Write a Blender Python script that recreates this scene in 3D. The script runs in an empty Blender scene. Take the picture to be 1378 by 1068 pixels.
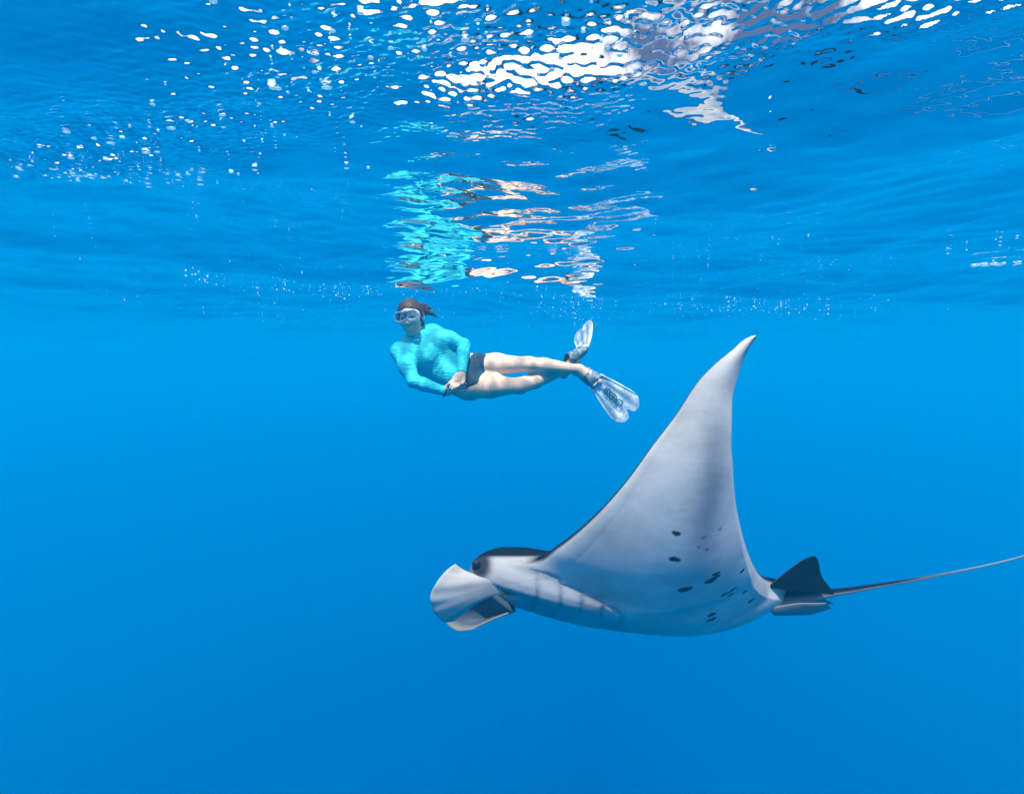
import bpy, bmesh, math, random
import numpy as np
from mathutils import Vector, Matrix
R = math.radians
sc = bpy.context.scene
COL = sc.collection

# ------------------------------------------------------------------ camera
DEPTH = 0.34                       # camera is this far under the mean surface (z = 0)
cam_d = bpy.data.cameras.new('camera'); cam = bpy.data.objects.new('camera', cam_d)
COL.objects.link(cam); sc.camera = cam
cam_d.sensor_width = 36.0; cam_d.lens = 16.98
cam_d.clip_start = 0.02; cam_d.clip_end = 2000
PITCH = R(-5.62)
cam.location = (0, 0, -DEPTH)
cam.rotation_euler = (R(90) + PITCH, 0, 0)

# ------------------------------------------------------------------ world, sun, exposure
SUN_TO = Vector((0.0, -0.335, 0.94)).normalized()      # direction towards the sun
elev = math.asin(SUN_TO.z); azim = math.atan2(SUN_TO.x, SUN_TO.y)
w = bpy.data.worlds.new('World'); sc.world = w; w.use_nodes = True
wn, wl = w.node_tree.nodes, w.node_tree.links
wn.clear()
wo = wn.new('ShaderNodeOutputWorld')
sky = wn.new('ShaderNodeTexSky'); sky.sky_type = 'NISHITA'; sky.sun_disc = False
sky.sun_elevation = elev; sky.sun_rotation = azim
bg = wn.new('ShaderNodeBackground'); bg.inputs['Strength'].default_value = 0.12
# broken white cloud over the whole sky
tc = wn.new('ShaderNodeTexCoord')
nz = wn.new('ShaderNodeTexNoise'); nz.inputs['Scale'].default_value = 3.2
nz.inputs['Detail'].default_value = 6; nz.inputs['Roughness'].default_value = 0.6
rp = wn.new('ShaderNodeValToRGB')
rp.color_ramp.elements[0].position = 0.24; rp.color_ramp.elements[1].position = 0.30
bg2 = wn.new('ShaderNodeBackground')
rp2 = wn.new('ShaderNodeValToRGB')                      # cloud: grey-violet undersides, white tops
rp2.color_ramp.elements[0].position = 0.41; rp2.color_ramp.elements[0].color = (.07, .065, .12, 1)
rp2.color_ramp.elements[1].position = 0.49; rp2.color_ramp.elements[1].color = (1, .97, .95, 1)
bg2.inputs['Strength'].default_value = 1.5
mx = wn.new('ShaderNodeMixShader')
wl.new(tc.outputs['Generated'], nz.inputs['Vector']); wl.new(nz.outputs['Fac'], rp.inputs['Fac']); wl.new(nz.outputs['Fac'], rp2.inputs['Fac']); wl.new(rp2.outputs['Color'], bg2.inputs['Color'])
wl.new(sky.outputs['Color'], bg.inputs['Color'])
wl.new(rp.outputs['Color'], mx.inputs[0]); wl.new(bg.outputs[0], mx.inputs[1]); wl.new(bg2.outputs[0], mx.inputs[2])
wl.new(mx.outputs[0], wo.inputs['Surface'])

sun_d = bpy.data.lights.new('sun', 'SUN'); sun = bpy.data.objects.new('sun', sun_d); COL.objects.link(sun)
sun_d.energy = 5.0; sun_d.angle = R(0.53); sun_d.color = (1.0, 0.95, 0.88)
sun.rotation_euler = (-SUN_TO).to_track_quat('-Z', 'Y').to_euler()

sc.view_settings.view_transform = 'Standard'; sc.view_settings.look = 'None'
sc.view_settings.gamma = 1.0; sc.view_settings.use_curve_mapping = False
sc.view_settings.exposure = 1.2
sc.render.engine = 'CYCLES'
cy = sc.cycles
cy.use_denoising = True
cy.volume_bounces = 3; cy.max_bounces = 10; cy.glossy_bounces = 4; cy.diffuse_bounces = 3
cy.transparent_max_bounces = 12; cy.transmission_bounces = 6
cy.sample_clamp_indirect = 6.0
cy.use_light_tree = False

# ------------------------------------------------------------------ helpers
def link_obj(name, mesh, parent=None, mat=None):
    o = bpy.data.objects.new(name, mesh); COL.objects.link(o)
    if parent is not None: o.parent = parent
    if mat is not None: mesh.materials.append(mat)
    return o
def empty(name, loc=(0, 0, 0)):
    o = bpy.data.objects.new(name, None); COL.objects.link(o); o.location = loc; return o
def tag(o, label=None, cat=None, group=None, kind=None):
    if label: o['label'] = label
    if cat: o['category'] = cat
    if group: o['group'] = group
    if kind: o['kind'] = kind
    return o
def mesh_np(name, V, F, smooth=True):
    me = bpy.data.meshes.new(name)
    V = np.asarray(V, np.float32); F = np.asarray(F, np.int32)
    me.vertices.add(len(V)); me.vertices.foreach_set('co', V.ravel())
    k = F.shape[1]
    me.loops.add(F.size); me.loops.foreach_set('vertex_index', F.ravel())
    me.polygons.add(len(F)); me.polygons.foreach_set('loop_start', np.arange(0, F.size, k, dtype=np.int32))
    me.polygons.foreach_set('loop_total', np.full(len(F), k, np.int32))
    me.polygons.foreach_set('use_smooth', np.full(len(F), smooth, bool))
    me.update(calc_edges=True); me.validate()
    return me
def grid_faces(nu, nv, off=0, wrap_v=False):
    i, j = np.meshgrid(np.arange(nu - 1), np.arange(nv if wrap_v else nv - 1), indexing='ij')
    j2 = (j + 1) % nv
    return (off + np.stack([i * nv + j, (i + 1) * nv + j, (i + 1) * nv + j2, i * nv + j2], -1)).reshape(-1, 4)
def new_mat(name):
    m = bpy.data.materials.new(name); m.use_nodes = True
    nt = m.node_tree; nt.nodes.clear()
    out = nt.nodes.new('ShaderNodeOutputMaterial')
    return m, nt, out
def node(nt, typ, ins=None, **props):
    n = nt.nodes.new(typ)
    for k, v in props.items(): setattr(n, k, v)
    for k, v in (ins or {}).items():
        if isinstance(v, bpy.types.NodeSocket): nt.links.new(v, n.inputs[k])
        else: n.inputs[k].default_value = v
    return n
def math_node(nt, op, a, b=None, c=None, clamp=False):
    n = nt.nodes.new('ShaderNodeMath'); n.operation = op; n.use_clamp = clamp
    for i, v in enumerate((a, b, c)):
        if v is None: continue
        if isinstance(v, bpy.types.NodeSocket): nt.links.new(v, n.inputs[i])
        else: n.inputs[i].default_value = v
    return n.outputs[0]
# ------------------------------------------------------------------ sea surface, seen from below
def axis(fine_lo, fine_hi, step, far_lo, far_hi, grow):
    a = list(np.arange(fine_lo, fine_hi + 1e-6, step))
    s = step; x = a[-1]; g = grow
    while x < far_hi:
        s *= g; x += s; a.append(x)
        if x > fine_hi + 3: g = 1.06
    s = step; x = a[0]; lo = []; g = grow
    while x > far_lo:
        s *= g; x -= s; lo.append(x)
        if x < fine_lo - 3: g = 1.06
    return np.array(lo[::-1] + a)
def blob(X, Y, x0, y0, x1, y1, w):
    # soft stroke from (x0, y0) to (x1, y1), half width w
    dx, dy = x1 - x0, y1 - y0; L2 = dx * dx + dy * dy
    t = np.clip(((X - x0) * dx + (Y - y0) * dy) / L2, 0, 1)
    d2 = (X - x0 - t * dx) ** 2 + (Y - y0 - t * dy) ** 2
    return np.exp(-d2 / (w * w))
def wave_sum(X, Y, rng, lam0, slope, head, spread, n, sharp=.2):
    h = np.zeros_like(X)
    for i in range(n):
        lam = lam0 * math.exp(rng.uniform(-.35, .35)); k = 2 * math.pi / lam
        a = R(head + rng.normal(0, spread)); ph = rng.uniform(0, 6.283)
        t = k * (X * math.cos(a) + Y * math.sin(a)) + ph
        h += slope * math.sqrt(2 / n) / k * (np.sin(t) + sharp * np.cos(2 * t))
    return h
LEVEL = 0.0
def big_waves(X, Y):
    rng = np.random.default_rng(11)
    H = np.zeros_like(X); r = np.hypot(X, Y)
    for lam0, slope, head, spread, n in [(6.0, .028, 80, 25, 5), (2.6, .04, 75, 35, 6), (1.2, .045, 85, 40, 8), (.55, .052, 84, 45, 9), (.25, .050, 84, 50, 10)]:
        fade = 1.0 / (1.0 + (r / (lam0 * 60)) ** 2)
        H += wave_sum(X, Y, rng, lam0, slope, head, spread, n) * fade
    # one steep little wave running overhead to the right
    H += -.25 * .036 * np.tanh((.30 * (X - .12) + .95 * (Y - .650)) / .036) * blob(X, Y, -.10, .71, .62, .48, .11)
    return H - LEVEL
LEVEL = float(big_waves(*np.meshgrid(np.linspace(-.8, .6, 20), np.linspace(2.9, 3.3, 9))).mean())      # still level where the swimmer is
def wave_height(X, Y):
    H = big_waves(X, Y)
    rng = np.random.default_rng(5); r = np.hypot(X, Y)
    near = 1.0 / (1.0 + (r / 2.2) ** 3)
    p1 = blob(X, Y, -.08, .70, .60, .49, .065)                       # steep wave: dense ripples
    p2 = blob(X, Y, -1.15, 1.02, -.22, .62, .14)                    # scattered ripples
    p3 = blob(X, Y, -.12, .50, .02, .74, .11)
    amp = .20 + .9 * np.maximum(2.3 * p1, np.maximum((1.7 + 3.6 * np.clip((Y - .66) / .3, 0, 1)) * p2, 1.5 * p3))
    amp2 = .16 + .9 * np.maximum(1.1 * p1, np.maximum(.8 * p2, 1.0 * p3))
    H += near * (amp * wave_sum(X, Y, rng, .0135, .14, 82, 34, 20, .1) + amp2 * (wave_sum(X, Y, rng, .024, .075, 80, 40, 14, .15) + wave_sum(X, Y, rng, .07, .035, 85, 45, 12, .2)))
    H += (wave_sum(X, Y, rng, .09, .048, 86, 28, 12, .2)) / (1 + (r / 4.5) ** 3)
    return H
ax = axis(-1.05, .60, .0030, -190, 190, 1.011)
ay = axis(.38, 1.02, .0027, -190, 190, 1.011)
GX, GY = np.meshgrid(ax, ay, indexing='ij')
GZ = wave_height(GX, GY)
V = np.stack([GX, GY, GZ], -1).reshape(-1, 3)
me = mesh_np('sea_surface', V, grid_faces(len(ax), len(ay)))
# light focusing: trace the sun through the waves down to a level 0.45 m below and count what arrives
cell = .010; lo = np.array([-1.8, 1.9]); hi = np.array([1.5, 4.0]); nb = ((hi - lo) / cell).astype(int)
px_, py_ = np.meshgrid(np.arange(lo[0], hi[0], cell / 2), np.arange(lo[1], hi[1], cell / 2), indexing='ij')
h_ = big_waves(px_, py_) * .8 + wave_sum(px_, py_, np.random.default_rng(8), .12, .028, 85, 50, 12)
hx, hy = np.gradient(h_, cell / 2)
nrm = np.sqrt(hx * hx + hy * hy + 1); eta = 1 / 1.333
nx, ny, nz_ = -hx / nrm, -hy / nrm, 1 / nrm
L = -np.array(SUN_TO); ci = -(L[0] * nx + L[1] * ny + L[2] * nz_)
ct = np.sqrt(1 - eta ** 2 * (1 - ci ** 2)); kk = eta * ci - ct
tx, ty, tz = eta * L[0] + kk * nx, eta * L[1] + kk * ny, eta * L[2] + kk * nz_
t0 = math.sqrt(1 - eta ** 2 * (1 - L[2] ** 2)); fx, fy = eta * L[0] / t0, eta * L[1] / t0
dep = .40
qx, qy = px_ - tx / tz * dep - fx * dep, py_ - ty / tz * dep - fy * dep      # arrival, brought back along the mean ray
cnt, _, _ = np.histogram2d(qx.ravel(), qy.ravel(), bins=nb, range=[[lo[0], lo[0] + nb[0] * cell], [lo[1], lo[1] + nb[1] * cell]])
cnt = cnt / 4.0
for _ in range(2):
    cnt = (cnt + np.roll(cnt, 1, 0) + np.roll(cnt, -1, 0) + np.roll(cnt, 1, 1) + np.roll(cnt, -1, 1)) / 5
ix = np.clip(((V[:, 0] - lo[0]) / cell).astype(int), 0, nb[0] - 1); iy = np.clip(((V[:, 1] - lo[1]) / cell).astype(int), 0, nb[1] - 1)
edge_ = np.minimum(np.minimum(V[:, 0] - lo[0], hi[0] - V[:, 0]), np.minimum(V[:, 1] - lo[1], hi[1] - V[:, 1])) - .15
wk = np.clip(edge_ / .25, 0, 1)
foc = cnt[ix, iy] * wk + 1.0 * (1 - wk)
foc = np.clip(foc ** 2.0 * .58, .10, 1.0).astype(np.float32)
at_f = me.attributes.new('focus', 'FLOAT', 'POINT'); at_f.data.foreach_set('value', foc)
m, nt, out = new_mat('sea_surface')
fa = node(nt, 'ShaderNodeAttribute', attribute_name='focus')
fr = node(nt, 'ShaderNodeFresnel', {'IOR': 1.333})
tr = node(nt, 'ShaderNodeBsdfTransparent', {'Color': fa.outputs['Color']})  # caustics put into the surface's transmission colour, dappling the sunlight around the swimmer
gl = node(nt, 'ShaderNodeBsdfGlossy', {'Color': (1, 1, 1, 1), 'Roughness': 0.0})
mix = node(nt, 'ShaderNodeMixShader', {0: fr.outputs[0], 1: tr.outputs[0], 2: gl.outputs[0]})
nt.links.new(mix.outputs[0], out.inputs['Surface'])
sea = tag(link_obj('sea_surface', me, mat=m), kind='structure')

# ------------------------------------------------------------------ the water itself: one even volume
bm = bmesh.new(); bmesh.ops.create_cube(bm, size=1.0)
for v in bm.verts: v.co = Vector((v.co.x * 400, v.co.y * 400, -220 if v.co.z < 0 else 0.9))
me = bpy.data.meshes.new('haze'); bm.to_mesh(me); bm.free()
m, nt, out = new_mat('sea_water')
pv = node(nt, 'ShaderNodeVolumePrincipled', {'Color': (0.0, .45, 0.83, 1), 'Density': .055, 'Anisotropy': 0.2})
nt.links.new(pv.outputs[0], out.inputs['Volume'])
try: m.cycles.homogeneous_volume = True
except Exception: pass
pv.inputs['Density Attribute'].default_value = ''
haze = tag(link_obj('haze', me, mat=m), kind='stuff')
# ------------------------------------------------------------------ tracing helper: a point at a chosen real distance
CP, SP = math.cos(PITCH), math.sin(PITCH)
def at(px, py, Y):
    a = (px - 689) / 650.0; b = (534 - py) / 650.0
    d = np.array([a, CP - b * SP, SP + b * CP])
    return d * (Y / d[1]) + np.array([0, 0, -DEPTH])
def smooth(a, b, x):
    t = np.clip((x - a) / (b - a), 0, 1); return t * t * (3 - 2 * t)
def pchip(xk, yk, x):
    # monotone cubic through knots
    xk = np.asarray(xk, float); yk = np.asarray(yk, float); h = np.diff(xk); d = np.diff(yk) / h
    mk = np.zeros_like(yk); mk[0], mk[-1] = d[0], d[-1]
    for i in range(1, len(xk) - 1):
        mk[i] = 0 if d[i - 1] * d[i] <= 0 else 3 * (h[i - 1] + h[i]) / ((2 * h[i] + h[i - 1]) / d[i - 1] + (h[i] + 2 * h[i - 1]) / d[i])
    i = np.clip(np.searchsorted(xk, x) - 1, 0, len(xk) - 2); t = (x - xk[i]) / h[i]
    return yk[i] * (1 + 2 * t) * (1 - t) ** 2 + h[i] * mk[i] * t * (1 - t) ** 2 + yk[i + 1] * t * t * (3 - 2 * t) + h[i] * mk[i + 1] * t * t * (t - 1)

# ------------------------------------------------------------------ manta ray
K = .62                              # young animal, about two metres across
SPAN = 1.66 * K
M0 = np.array([0.55 * K, 2.75 * K, -DEPTH - 1.39 * K])          # on the midline of the disc
NS = 801; sS = np.linspace(-SPAN, SPAN, NS)
th = np.radians(pchip([-1.6, -1.0, -.5, -.25, 0, .25, .5, .8, 1.2, 1.6], [8, 14, 22, 28, 35, 44, 53, 67, 86, 98], sS / K))
ds = sS[1] - sS[0]; c0 = NS // 2
def cum(f):
    g = np.concatenate([[0], np.cumsum((f[1:] + f[:-1]) / 2) * ds]); return g - g[c0]
SY = M0[1] + cum(-np.cos(th)); SZ = M0[2] + cum(np.sin(th))
def img(P):
    P = np.asarray(P) - np.array([0, 0, -DEPTH])
    dep = P[..., 1] * CP + P[..., 2] * SP; up = -P[..., 1] * SP + P[..., 2] * CP
    return 689 + 650 * P[..., 0] / dep, 534 - 650 * up / dep
# plan of the wing as leading and trailing edge over the span (metres; X grows towards the tail)
le_px = [(750, 735), (790, 703), (840, 650), (875, 603), (910, 557), (940, 512), (965, 487), (985, 471), (1001, 457), (1012, 449)]
te_px = [(1026, 783), (1010, 752), (998, 715), (990, 675), (985, 630), (983, 590), (986, 545), (995, 505), (1007, 472), (1018.5, 450)]
pos_s = sS[c0:]
ys = np.array([img((0.9 * K, SY[c0 + i], SZ[c0 + i]))[1] for i in range(len(pos_s))])
def s_of_y(y): return float(np.interp(-y, -ys, pos_s))
def x_of(px, py):
    s = s_of_y(py); Yd = np.interp(s, sS, SY); return s, at(px, py, Yd)[0]
le = [x_of(*p) for p in le_px]; te = [x_of(*p) for p in te_px]
def xs(px, s): return (px - 689) / 650.0 * (np.interp(s, sS, SY) * CP + (np.interp(s, sS, SZ) + DEPTH) * SP)
head = [(0, xs(692, 0)), (.10 * K, xs(688, .1 * K)), (.18 * K, xs(676, .18 * K)), (.24 * K, xs(655, .24 * K)), (.28 * K, xs(634, .28 * K)), (.31 * K, xs(632, .31 * K)), (.345 * K, xs(655, .345 * K)), (.39 * K, xs(708, .39 * K))]
le = head + [p for p in le if p[0] > .42 * K]
te = [(0, xs(1048, 0)), (.05 * K, xs(1044, .05 * K)), (.11 * K, xs(1034, .11 * K))] + [p for p in te if p[0] > .17 * K]
if le[-1][0] < SPAN: le.append((SPAN, le[-1][1] + .01 * K)); te.append((SPAN, le[-1][1] + .012 * K))
A = np.abs(sS)
XLE = pchip(*zip(*le), np.clip(A, 0, le[-1][0])); XTE = pchip(*zip(*te), np.clip(A, 0, te[-1][0]))
XTE = XTE + .13 * K * np.exp(-((sS / K + .13) / .15) ** 2)
XTE = np.maximum(XTE, XLE + .004 * K)
# thickness
NU = 300
uu = (1 - np.cos(np.linspace(0, math.pi, NU))) / 2
uu = uu * .35 + .65 * np.linspace(0, 1, NU)
S2, U2 = np.meshgrid(sS, uu, indexing='ij'); A2 = np.abs(S2) / K; SK = SPAN / K
core = np.exp(-(A2 / .37) ** 5)
nose = np.sqrt(np.clip(1 - (1 - np.clip(U2 / .14, 0, 1)) ** 2, 0, 1))
gd = nose * (.22 + .78 * np.clip(1 - ((U2 - .1).clip(0) / .9) ** 1.35, 0, 1))
gv = nose * (.10 + .90 * (np.clip(1 - (np.abs(U2 - .55) / .60) ** 2.2, 0, 1) * .75 + .25 * np.clip(1 - U2 ** 3, 0, 1)))
closeTE = np.sqrt(np.clip((1 - U2) / .03, 0, 1))
wing = 5 * (.2969 * np.sqrt(U2) - .126 * U2 - .3516 * U2 ** 2 + .2843 * U2 ** 3 - .1036 * U2 ** 4) / .5
wt = K * (.055 * np.clip(1 - A2 / SK, 0, 1) ** .75 + .0035)
HD = core * K * .175 * gd * closeTE + (1 - core) * wt * wing
coreV = np.exp(-(A2 / .74) ** 2)
HV = coreV * K * .16 * gv * closeTE + (1 - coreV) * wt * wing * .8
# soft spanwise undulation of the thin trailing half
HM = .012 * K * np.sin(S2 / K * 9 + 1) * U2 ** 2 * smooth(.5, 1.2, A2) - .125 * K * np.sin(np.clip((U2 - .1) / .9, 0, 1) ** 1.25 * math.pi) * np.exp(-(A2 / 1.05) ** 2)
PX = XLE[:, None] + (XTE - XLE)[:, None] * U2
n_y, n_z = np.sin(th)[:, None], np.cos(th)[:, None]
dors = np.stack([PX, SY[:, None] + n_y * (HD + HM), SZ[:, None] + n_z * (HD + HM)], -1)
# gill slits: short steps in the belly, five on each side of the midline
def belly_point(s, x):
    i = np.interp(s, sS, np.arange(NS)); i = int(round(i)); j = int(np.argmin(np.abs(PX[i] - x))); return i, j
vent0 = np.stack([PX, SY[:, None] - n_y * (HV - HM), SZ[:, None] - n_z * (HV - HM)], -1)
def find(px, py):                                    # the belly point of the near half that lies there
    a, b = img(vent0[c0:]); k = np.argmin((a - px) ** 2 + (b - py) ** 2); i, j = np.unravel_index(k, a.shape); return i + c0, j
gills_px = [[(716, 767), (738, 774), (753, 780), (751, 818)], [(756, 786), (772, 793), (783, 797), (780, 824)], [(786, 802), (800, 807), (811, 812), (808, 830)], [(815, 815), (828, 820), (837, 828), (829, 842)], [(690, 762), (708, 766), (722, 772), (720, 806)]]
groove = np.full(S2.shape, 9.0)
step_ = np.zeros(S2.shape)
for k, poly in enumerate(gills_px):
    q = [find(*p) for p in poly]
    q = [(sS[i], PX[i, j]) for i, j in q]
    for sg in (1, -1):
        for (sa, xa), (sb, xb) in zip(q[:-1], q[1:]):
            sa_, sb_ = sa * sg, sb * sg
            dx, dy = sb_ - sa_, xb - xa; L2 = dx * dx + dy * dy + 1e-9
            t = np.clip(((S2 - sa_) * dx + (PX - xa) * dy) / L2, 0, 1)
            d = np.hypot(S2 - sa_ - t * dx, PX - xa - t * dy)
            fade_in = .25 + .75 * (1 if (sa, xa) != q[0] else t)
            groove = np.minimum(groove, d / np.maximum(fade_in, .3))
    # the flap in front of each slit stands a little proud
    (s2, x2), (s3, x3) = q[2], q[3]
    for sg in (1, -1):
        lat = smooth(min(s2, s3) - .02 * K, min(s2, s3) + .03 * K, S2 * sg) * (1 - smooth(max(s2, s3) - .012 * K, max(s2, s3) + .004 * K, S2 * sg))
        step_ += lat * smooth(x2 - .10 * K, x2 - .005 * K, PX) * (1 - smooth(x2 - .004 * K, x2 + .004 * K, PX)) * .008 * K
HV = HV - .005 * K * np.exp(-(groove / (.012 * K)) ** 2)
vent = np.stack([PX, SY[:, None] - n_y * (HV - HM), SZ[:, None] - n_z * (HV - HM)], -1)
# ---- colour of the skin: dark back, pale belly, grey smudge, dark spots, some painted shade
WHITE = np.array([.54, .535, .51]); DARK = np.array([.003, .005, .008]); GREY = np.array([.20, .23, .28])
col_d = np.broadcast_to(DARK, dors.shape).copy()
pale_side = smooth(.17, .24, A2) * (1 - smooth(.36, .44, A2)) * (1 - smooth(.012, .035, U2))      # pale cheek reaches up to the dark crown
col_d = col_d * (1 - pale_side[..., None]) + WHITE * pale_side[..., None]
col_v = np.broadcast_to(WHITE, vent.shape).copy()
rngm = np.random.default_rng(3)
def spot(i, j, rs, rx, colr, strength=1.0, ang=0.0):
    ds_, dx_ = (S2 - sS[i]) / K, (PX - PX[i, j]) / K
    ca, sa = math.cos(ang), math.sin(ang)
    d = np.sqrt(((ds_ * ca - dx_ * sa) / rs) ** 2 + ((ds_ * sa + dx_ * ca) / rx) ** 2)
    d = d + .10 * np.sin(3 * np.arctan2(ds_, dx_) + i)
    wgt = (strength * (1 - smooth(.8, 1.15, d)))[..., None]
    col_v[:] = col_v * (1 - wgt) + np.asarray(colr) * wgt
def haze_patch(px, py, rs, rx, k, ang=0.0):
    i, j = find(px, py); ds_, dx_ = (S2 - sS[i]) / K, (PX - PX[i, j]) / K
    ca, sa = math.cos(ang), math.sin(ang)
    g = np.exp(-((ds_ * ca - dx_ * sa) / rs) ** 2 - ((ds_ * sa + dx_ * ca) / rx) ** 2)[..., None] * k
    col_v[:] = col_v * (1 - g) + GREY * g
haze_patch(958, 655, .34, .075, .8, -.05); haze_patch(955, 720, .16, .07, .35); haze_patch(985, 770, .10, .06, .25); haze_patch(1030, 795, .05, .08, .35)  # last patch: shade near the tail base painted in as grey
cheek = ((1 - smooth(.36, .5, A2)) * (1 - smooth(.28, .55, U2)) * .55)[..., None]; col_v = col_v * (1 - cheek) + GREY * cheek; col_d = col_d * (1 - cheek) + GREY * cheek * pale_side[..., None] + DARK * cheek * (1 - pale_side[..., None])  # grey put into the cheek colour to shade its sunlit stripe
for px, py, rw, rh in [(910, 717, 5, 2.6), (908, 752, 7, 3), (921, 793, 9, 3.4), (957, 781, 8, 3.5), (965, 775, 5, 2.2), (964, 772, 6, 2), (999, 768, 4, 2.2), (975, 800, 6, 2.6), (985, 794, 7, 2.4), (984, 800, 5, 2), (1002, 796, 4.5, 2), (1011, 808, 5.5, 2.4), (957, 827, 6, 3), (958, 833, 7, 3)]:
    i, j = find(px, py); spot(i, j, rh / 236 * 1.0, rw / 236, (.02, .03, .045), 1.0, rngm.uniform(-.25, .25))
for px, py, rw, rh in [(947, 723, 3.5, 2), (951, 739, 3, 2.2), (969, 711, 3, 2), (940, 736, 2, 1.5)]:
    i, j = find(px, py); spot(i, j, rh / 236 * .9, rw / 236, (.12, .15, .20), .75)
root = smooth(xs(1028, 0), xs(1062, 0), PX) * (1 - smooth(.07, .16, A2)) * .85; root = root[..., None]; col_v = col_v * (1 - root) + GREY * .45 * root  # shade of the tail root painted into the belly colour
ln = np.exp(-(groove / (.008 * K)) ** 2)[..., None] * .32
col_v = col_v * (1 - ln) + np.array([.05, .07, .10]) * ln
rim = (1 - smooth(.0, .009, U2)) * smooth(.40, .47, A2) + (1 - smooth(.0, .05, U2)) * smooth(1.25, 1.55, A2) * .6
rim = np.clip(rim, 0, 1)[..., None]; col_v = col_v * (1 - rim) + DARK * rim
mouth = ((1 - smooth(.010, .04, U2)) * (1 - smooth(.18, .23, A2)))[..., None]
col_v = col_v * (1 - mouth) + np.array([.03, .05, .08]) * mouth
far = (smooth(.15, .5, -S2) * .0)[..., None]
eye_i, eye_j = find(642, 762)
for arr, PXa in ((col_v, vent), (col_d, dors)):
    de = np.linalg.norm((PXa - vent[eye_i, eye_j] - np.array([.005, .0, .02 * K])) / K / np.array([.080, .16, .085]), axis=-1)
    ke = ((1 - smooth(.45, 1.1, de)) * (S2 > 0))[..., None] * .95
    arr[:] = arr * (1 - ke) + DARK * ke
# closed loops round every chord: back from tail to nose, then belly from nose to tail
loop = np.concatenate([dors[:, ::-1], vent[:, 1:-1]], 1); loopc = np.concatenate([col_d[:, ::-1], col_v[:, 1:-1]], 1)
NL = loop.shape[1]
MV = [loop.reshape(-1, 3)]; MC = [loopc.reshape(-1, 3)]; MF = [grid_faces(NS, NL, 0, True)]
nvert = NS * NL
def add_piece(P, C, wrap=False):
    global nvert
    nu, nv = P.shape[:2]
    MV.append(P.reshape(-1, 3)); MC.append(np.broadcast_to(C, P.shape).reshape(-1, 3)); MF.append(grid_faces(nu, nv, nvert, wrap)); nvert += nu * nv
# ---- head frame for the cephalic fins: X along the body, l to its left, d up through its back
t0_ = th[c0]; l_ = np.array([0, -math.cos(t0_), math.sin(t0_)]); d_ = np.array([0, math.sin(t0_), math.cos(t0_)])
def bez(pts, n):
    pts = np.asarray(pts, float); k = np.concatenate([[0], np.cumsum(np.linalg.norm(np.diff(pts, axis=0), axis=1))]); k /= k[-1]
    t = np.linspace(0, 1, n); return np.stack([pchip(k, pts[:, i], t) for i in range(pts.shape[1])], -1)
def sheet(mid, thick, colr):
    # give a curved sheet real thickness: closed loop per row
    du = np.gradient(mid, axis=0); dv = np.gradient(mid, axis=1); n = np.cross(du, dv); n /= np.linalg.norm(n, axis=-1, keepdims=True) + 1e-9
    a = mid + n * thick[..., None]; b = mid - n * thick[..., None]
    P = np.concatenate([a, b[:, ::-1]], 1); C = np.concatenate([colr, colr[:, ::-1]], 1); return P, C
NQ, NR = 60, 40
hinge = bez([at(650, 773, 2.51 * K), at(665, 781, 2.475 * K), at(678, 795, 2.485 * K)], NQ)
rim_ = bez([at(613, 758, 2.50 * K), at(606, 763, 2.485 * K), at(597, 771, 2.47 * K), at(586, 786, 2.45 * K), at(579, 803, 2.45 * K), at(582, 819, 2.47 * K), at(590, 830, 2.49 * K), at(600, 837, 2.52 * K), at(609, 836, 2.54 * K), at(615, 832, 2.55 * K)], NQ)
mid1 = bez([at(630, 769, 2.51 * K), at(621, 777, 2.48 * K), at(615, 788, 2.46 * K), at(615, 800, 2.46 * K), at(624, 808, 2.465 * K), at(634, 811, 2.475 * K), at(643, 810, 2.49 * K)], NQ)
r = np.linspace(0, 1, NR)[None, :, None]
lobe = hinge[:, None] * (1 - r) ** 2 + 2 * r * (1 - r) * (2 * mid1 - .5 * hinge - .5 * rim_)[:, None] + rim_[:, None] * r ** 2
q_ = np.linspace(0, 1, NQ)[:, None]; r2 = r[..., 0]
lobe = lobe + np.array([0, -1, 0]) * (.0016 * K * np.sin(q_ * 38 + 2 * r2) * r2 ** 2)[..., None]
thk = K * (.015 * (1 - r2) + .005) * np.sqrt(np.clip(np.minimum(q_, 1 - q_) / .06, .02, 1)) * np.sqrt(np.clip((1 - r2) / .06, .02, 1))
cl = np.broadcast_to(WHITE * .8, lobe.shape).copy()
streak = (.5 + .5 * np.sin(q_ * 46 + 3 * r2 + np.sin(q_ * 13) * 2)) * smooth(.2, .8, r2) * .16 + .4 * (1 - smooth(.0, .55, r2)) + .10 * np.exp(-((q_ - .62) / .2) ** 2) * (1 - r2)
cl = cl * (1 - streak[..., None]) + GREY * streak[..., None]
P_, C_ = sheet(lobe, thk, cl); add_piece(P_, C_, True)
hinge = bez([at(652, 792, 2.84 * K), at(672, 806, 2.88 * K), at(694, 822, 2.90 * K)], NQ)
rim_ = bez([at(592, 826, 2.86 * K), at(598, 835, 2.85 * K), at(606, 843, 2.84 * K), at(618, 848, 2.83 * K), at(632, 847, 2.83 * K), at(648, 840, 2.84 * K), at(668, 831, 2.86 * K), at(688, 823, 2.89 * K)], NQ)
mid1 = bez([at(624, 810, 2.92 * K), at(636, 822, 2.94 * K), at(650, 829, 2.93 * K), at(668, 827, 2.92 * K), at(691, 822, 2.90 * K)], NQ)
mir = hinge[:, None] * (1 - r) ** 2 + 2 * r * (1 - r) * (2 * mid1 - .5 * hinge - .5 * rim_)[:, None] + rim_[:, None] * r ** 2
cr = np.broadcast_to(np.array([.06, .09, .12]), lobe.shape).copy()
edge = (smooth(.8, .97, r2) * np.ones_like(q_))[..., None]; cr = cr * (1 - edge) + WHITE * .4 * edge
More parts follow.
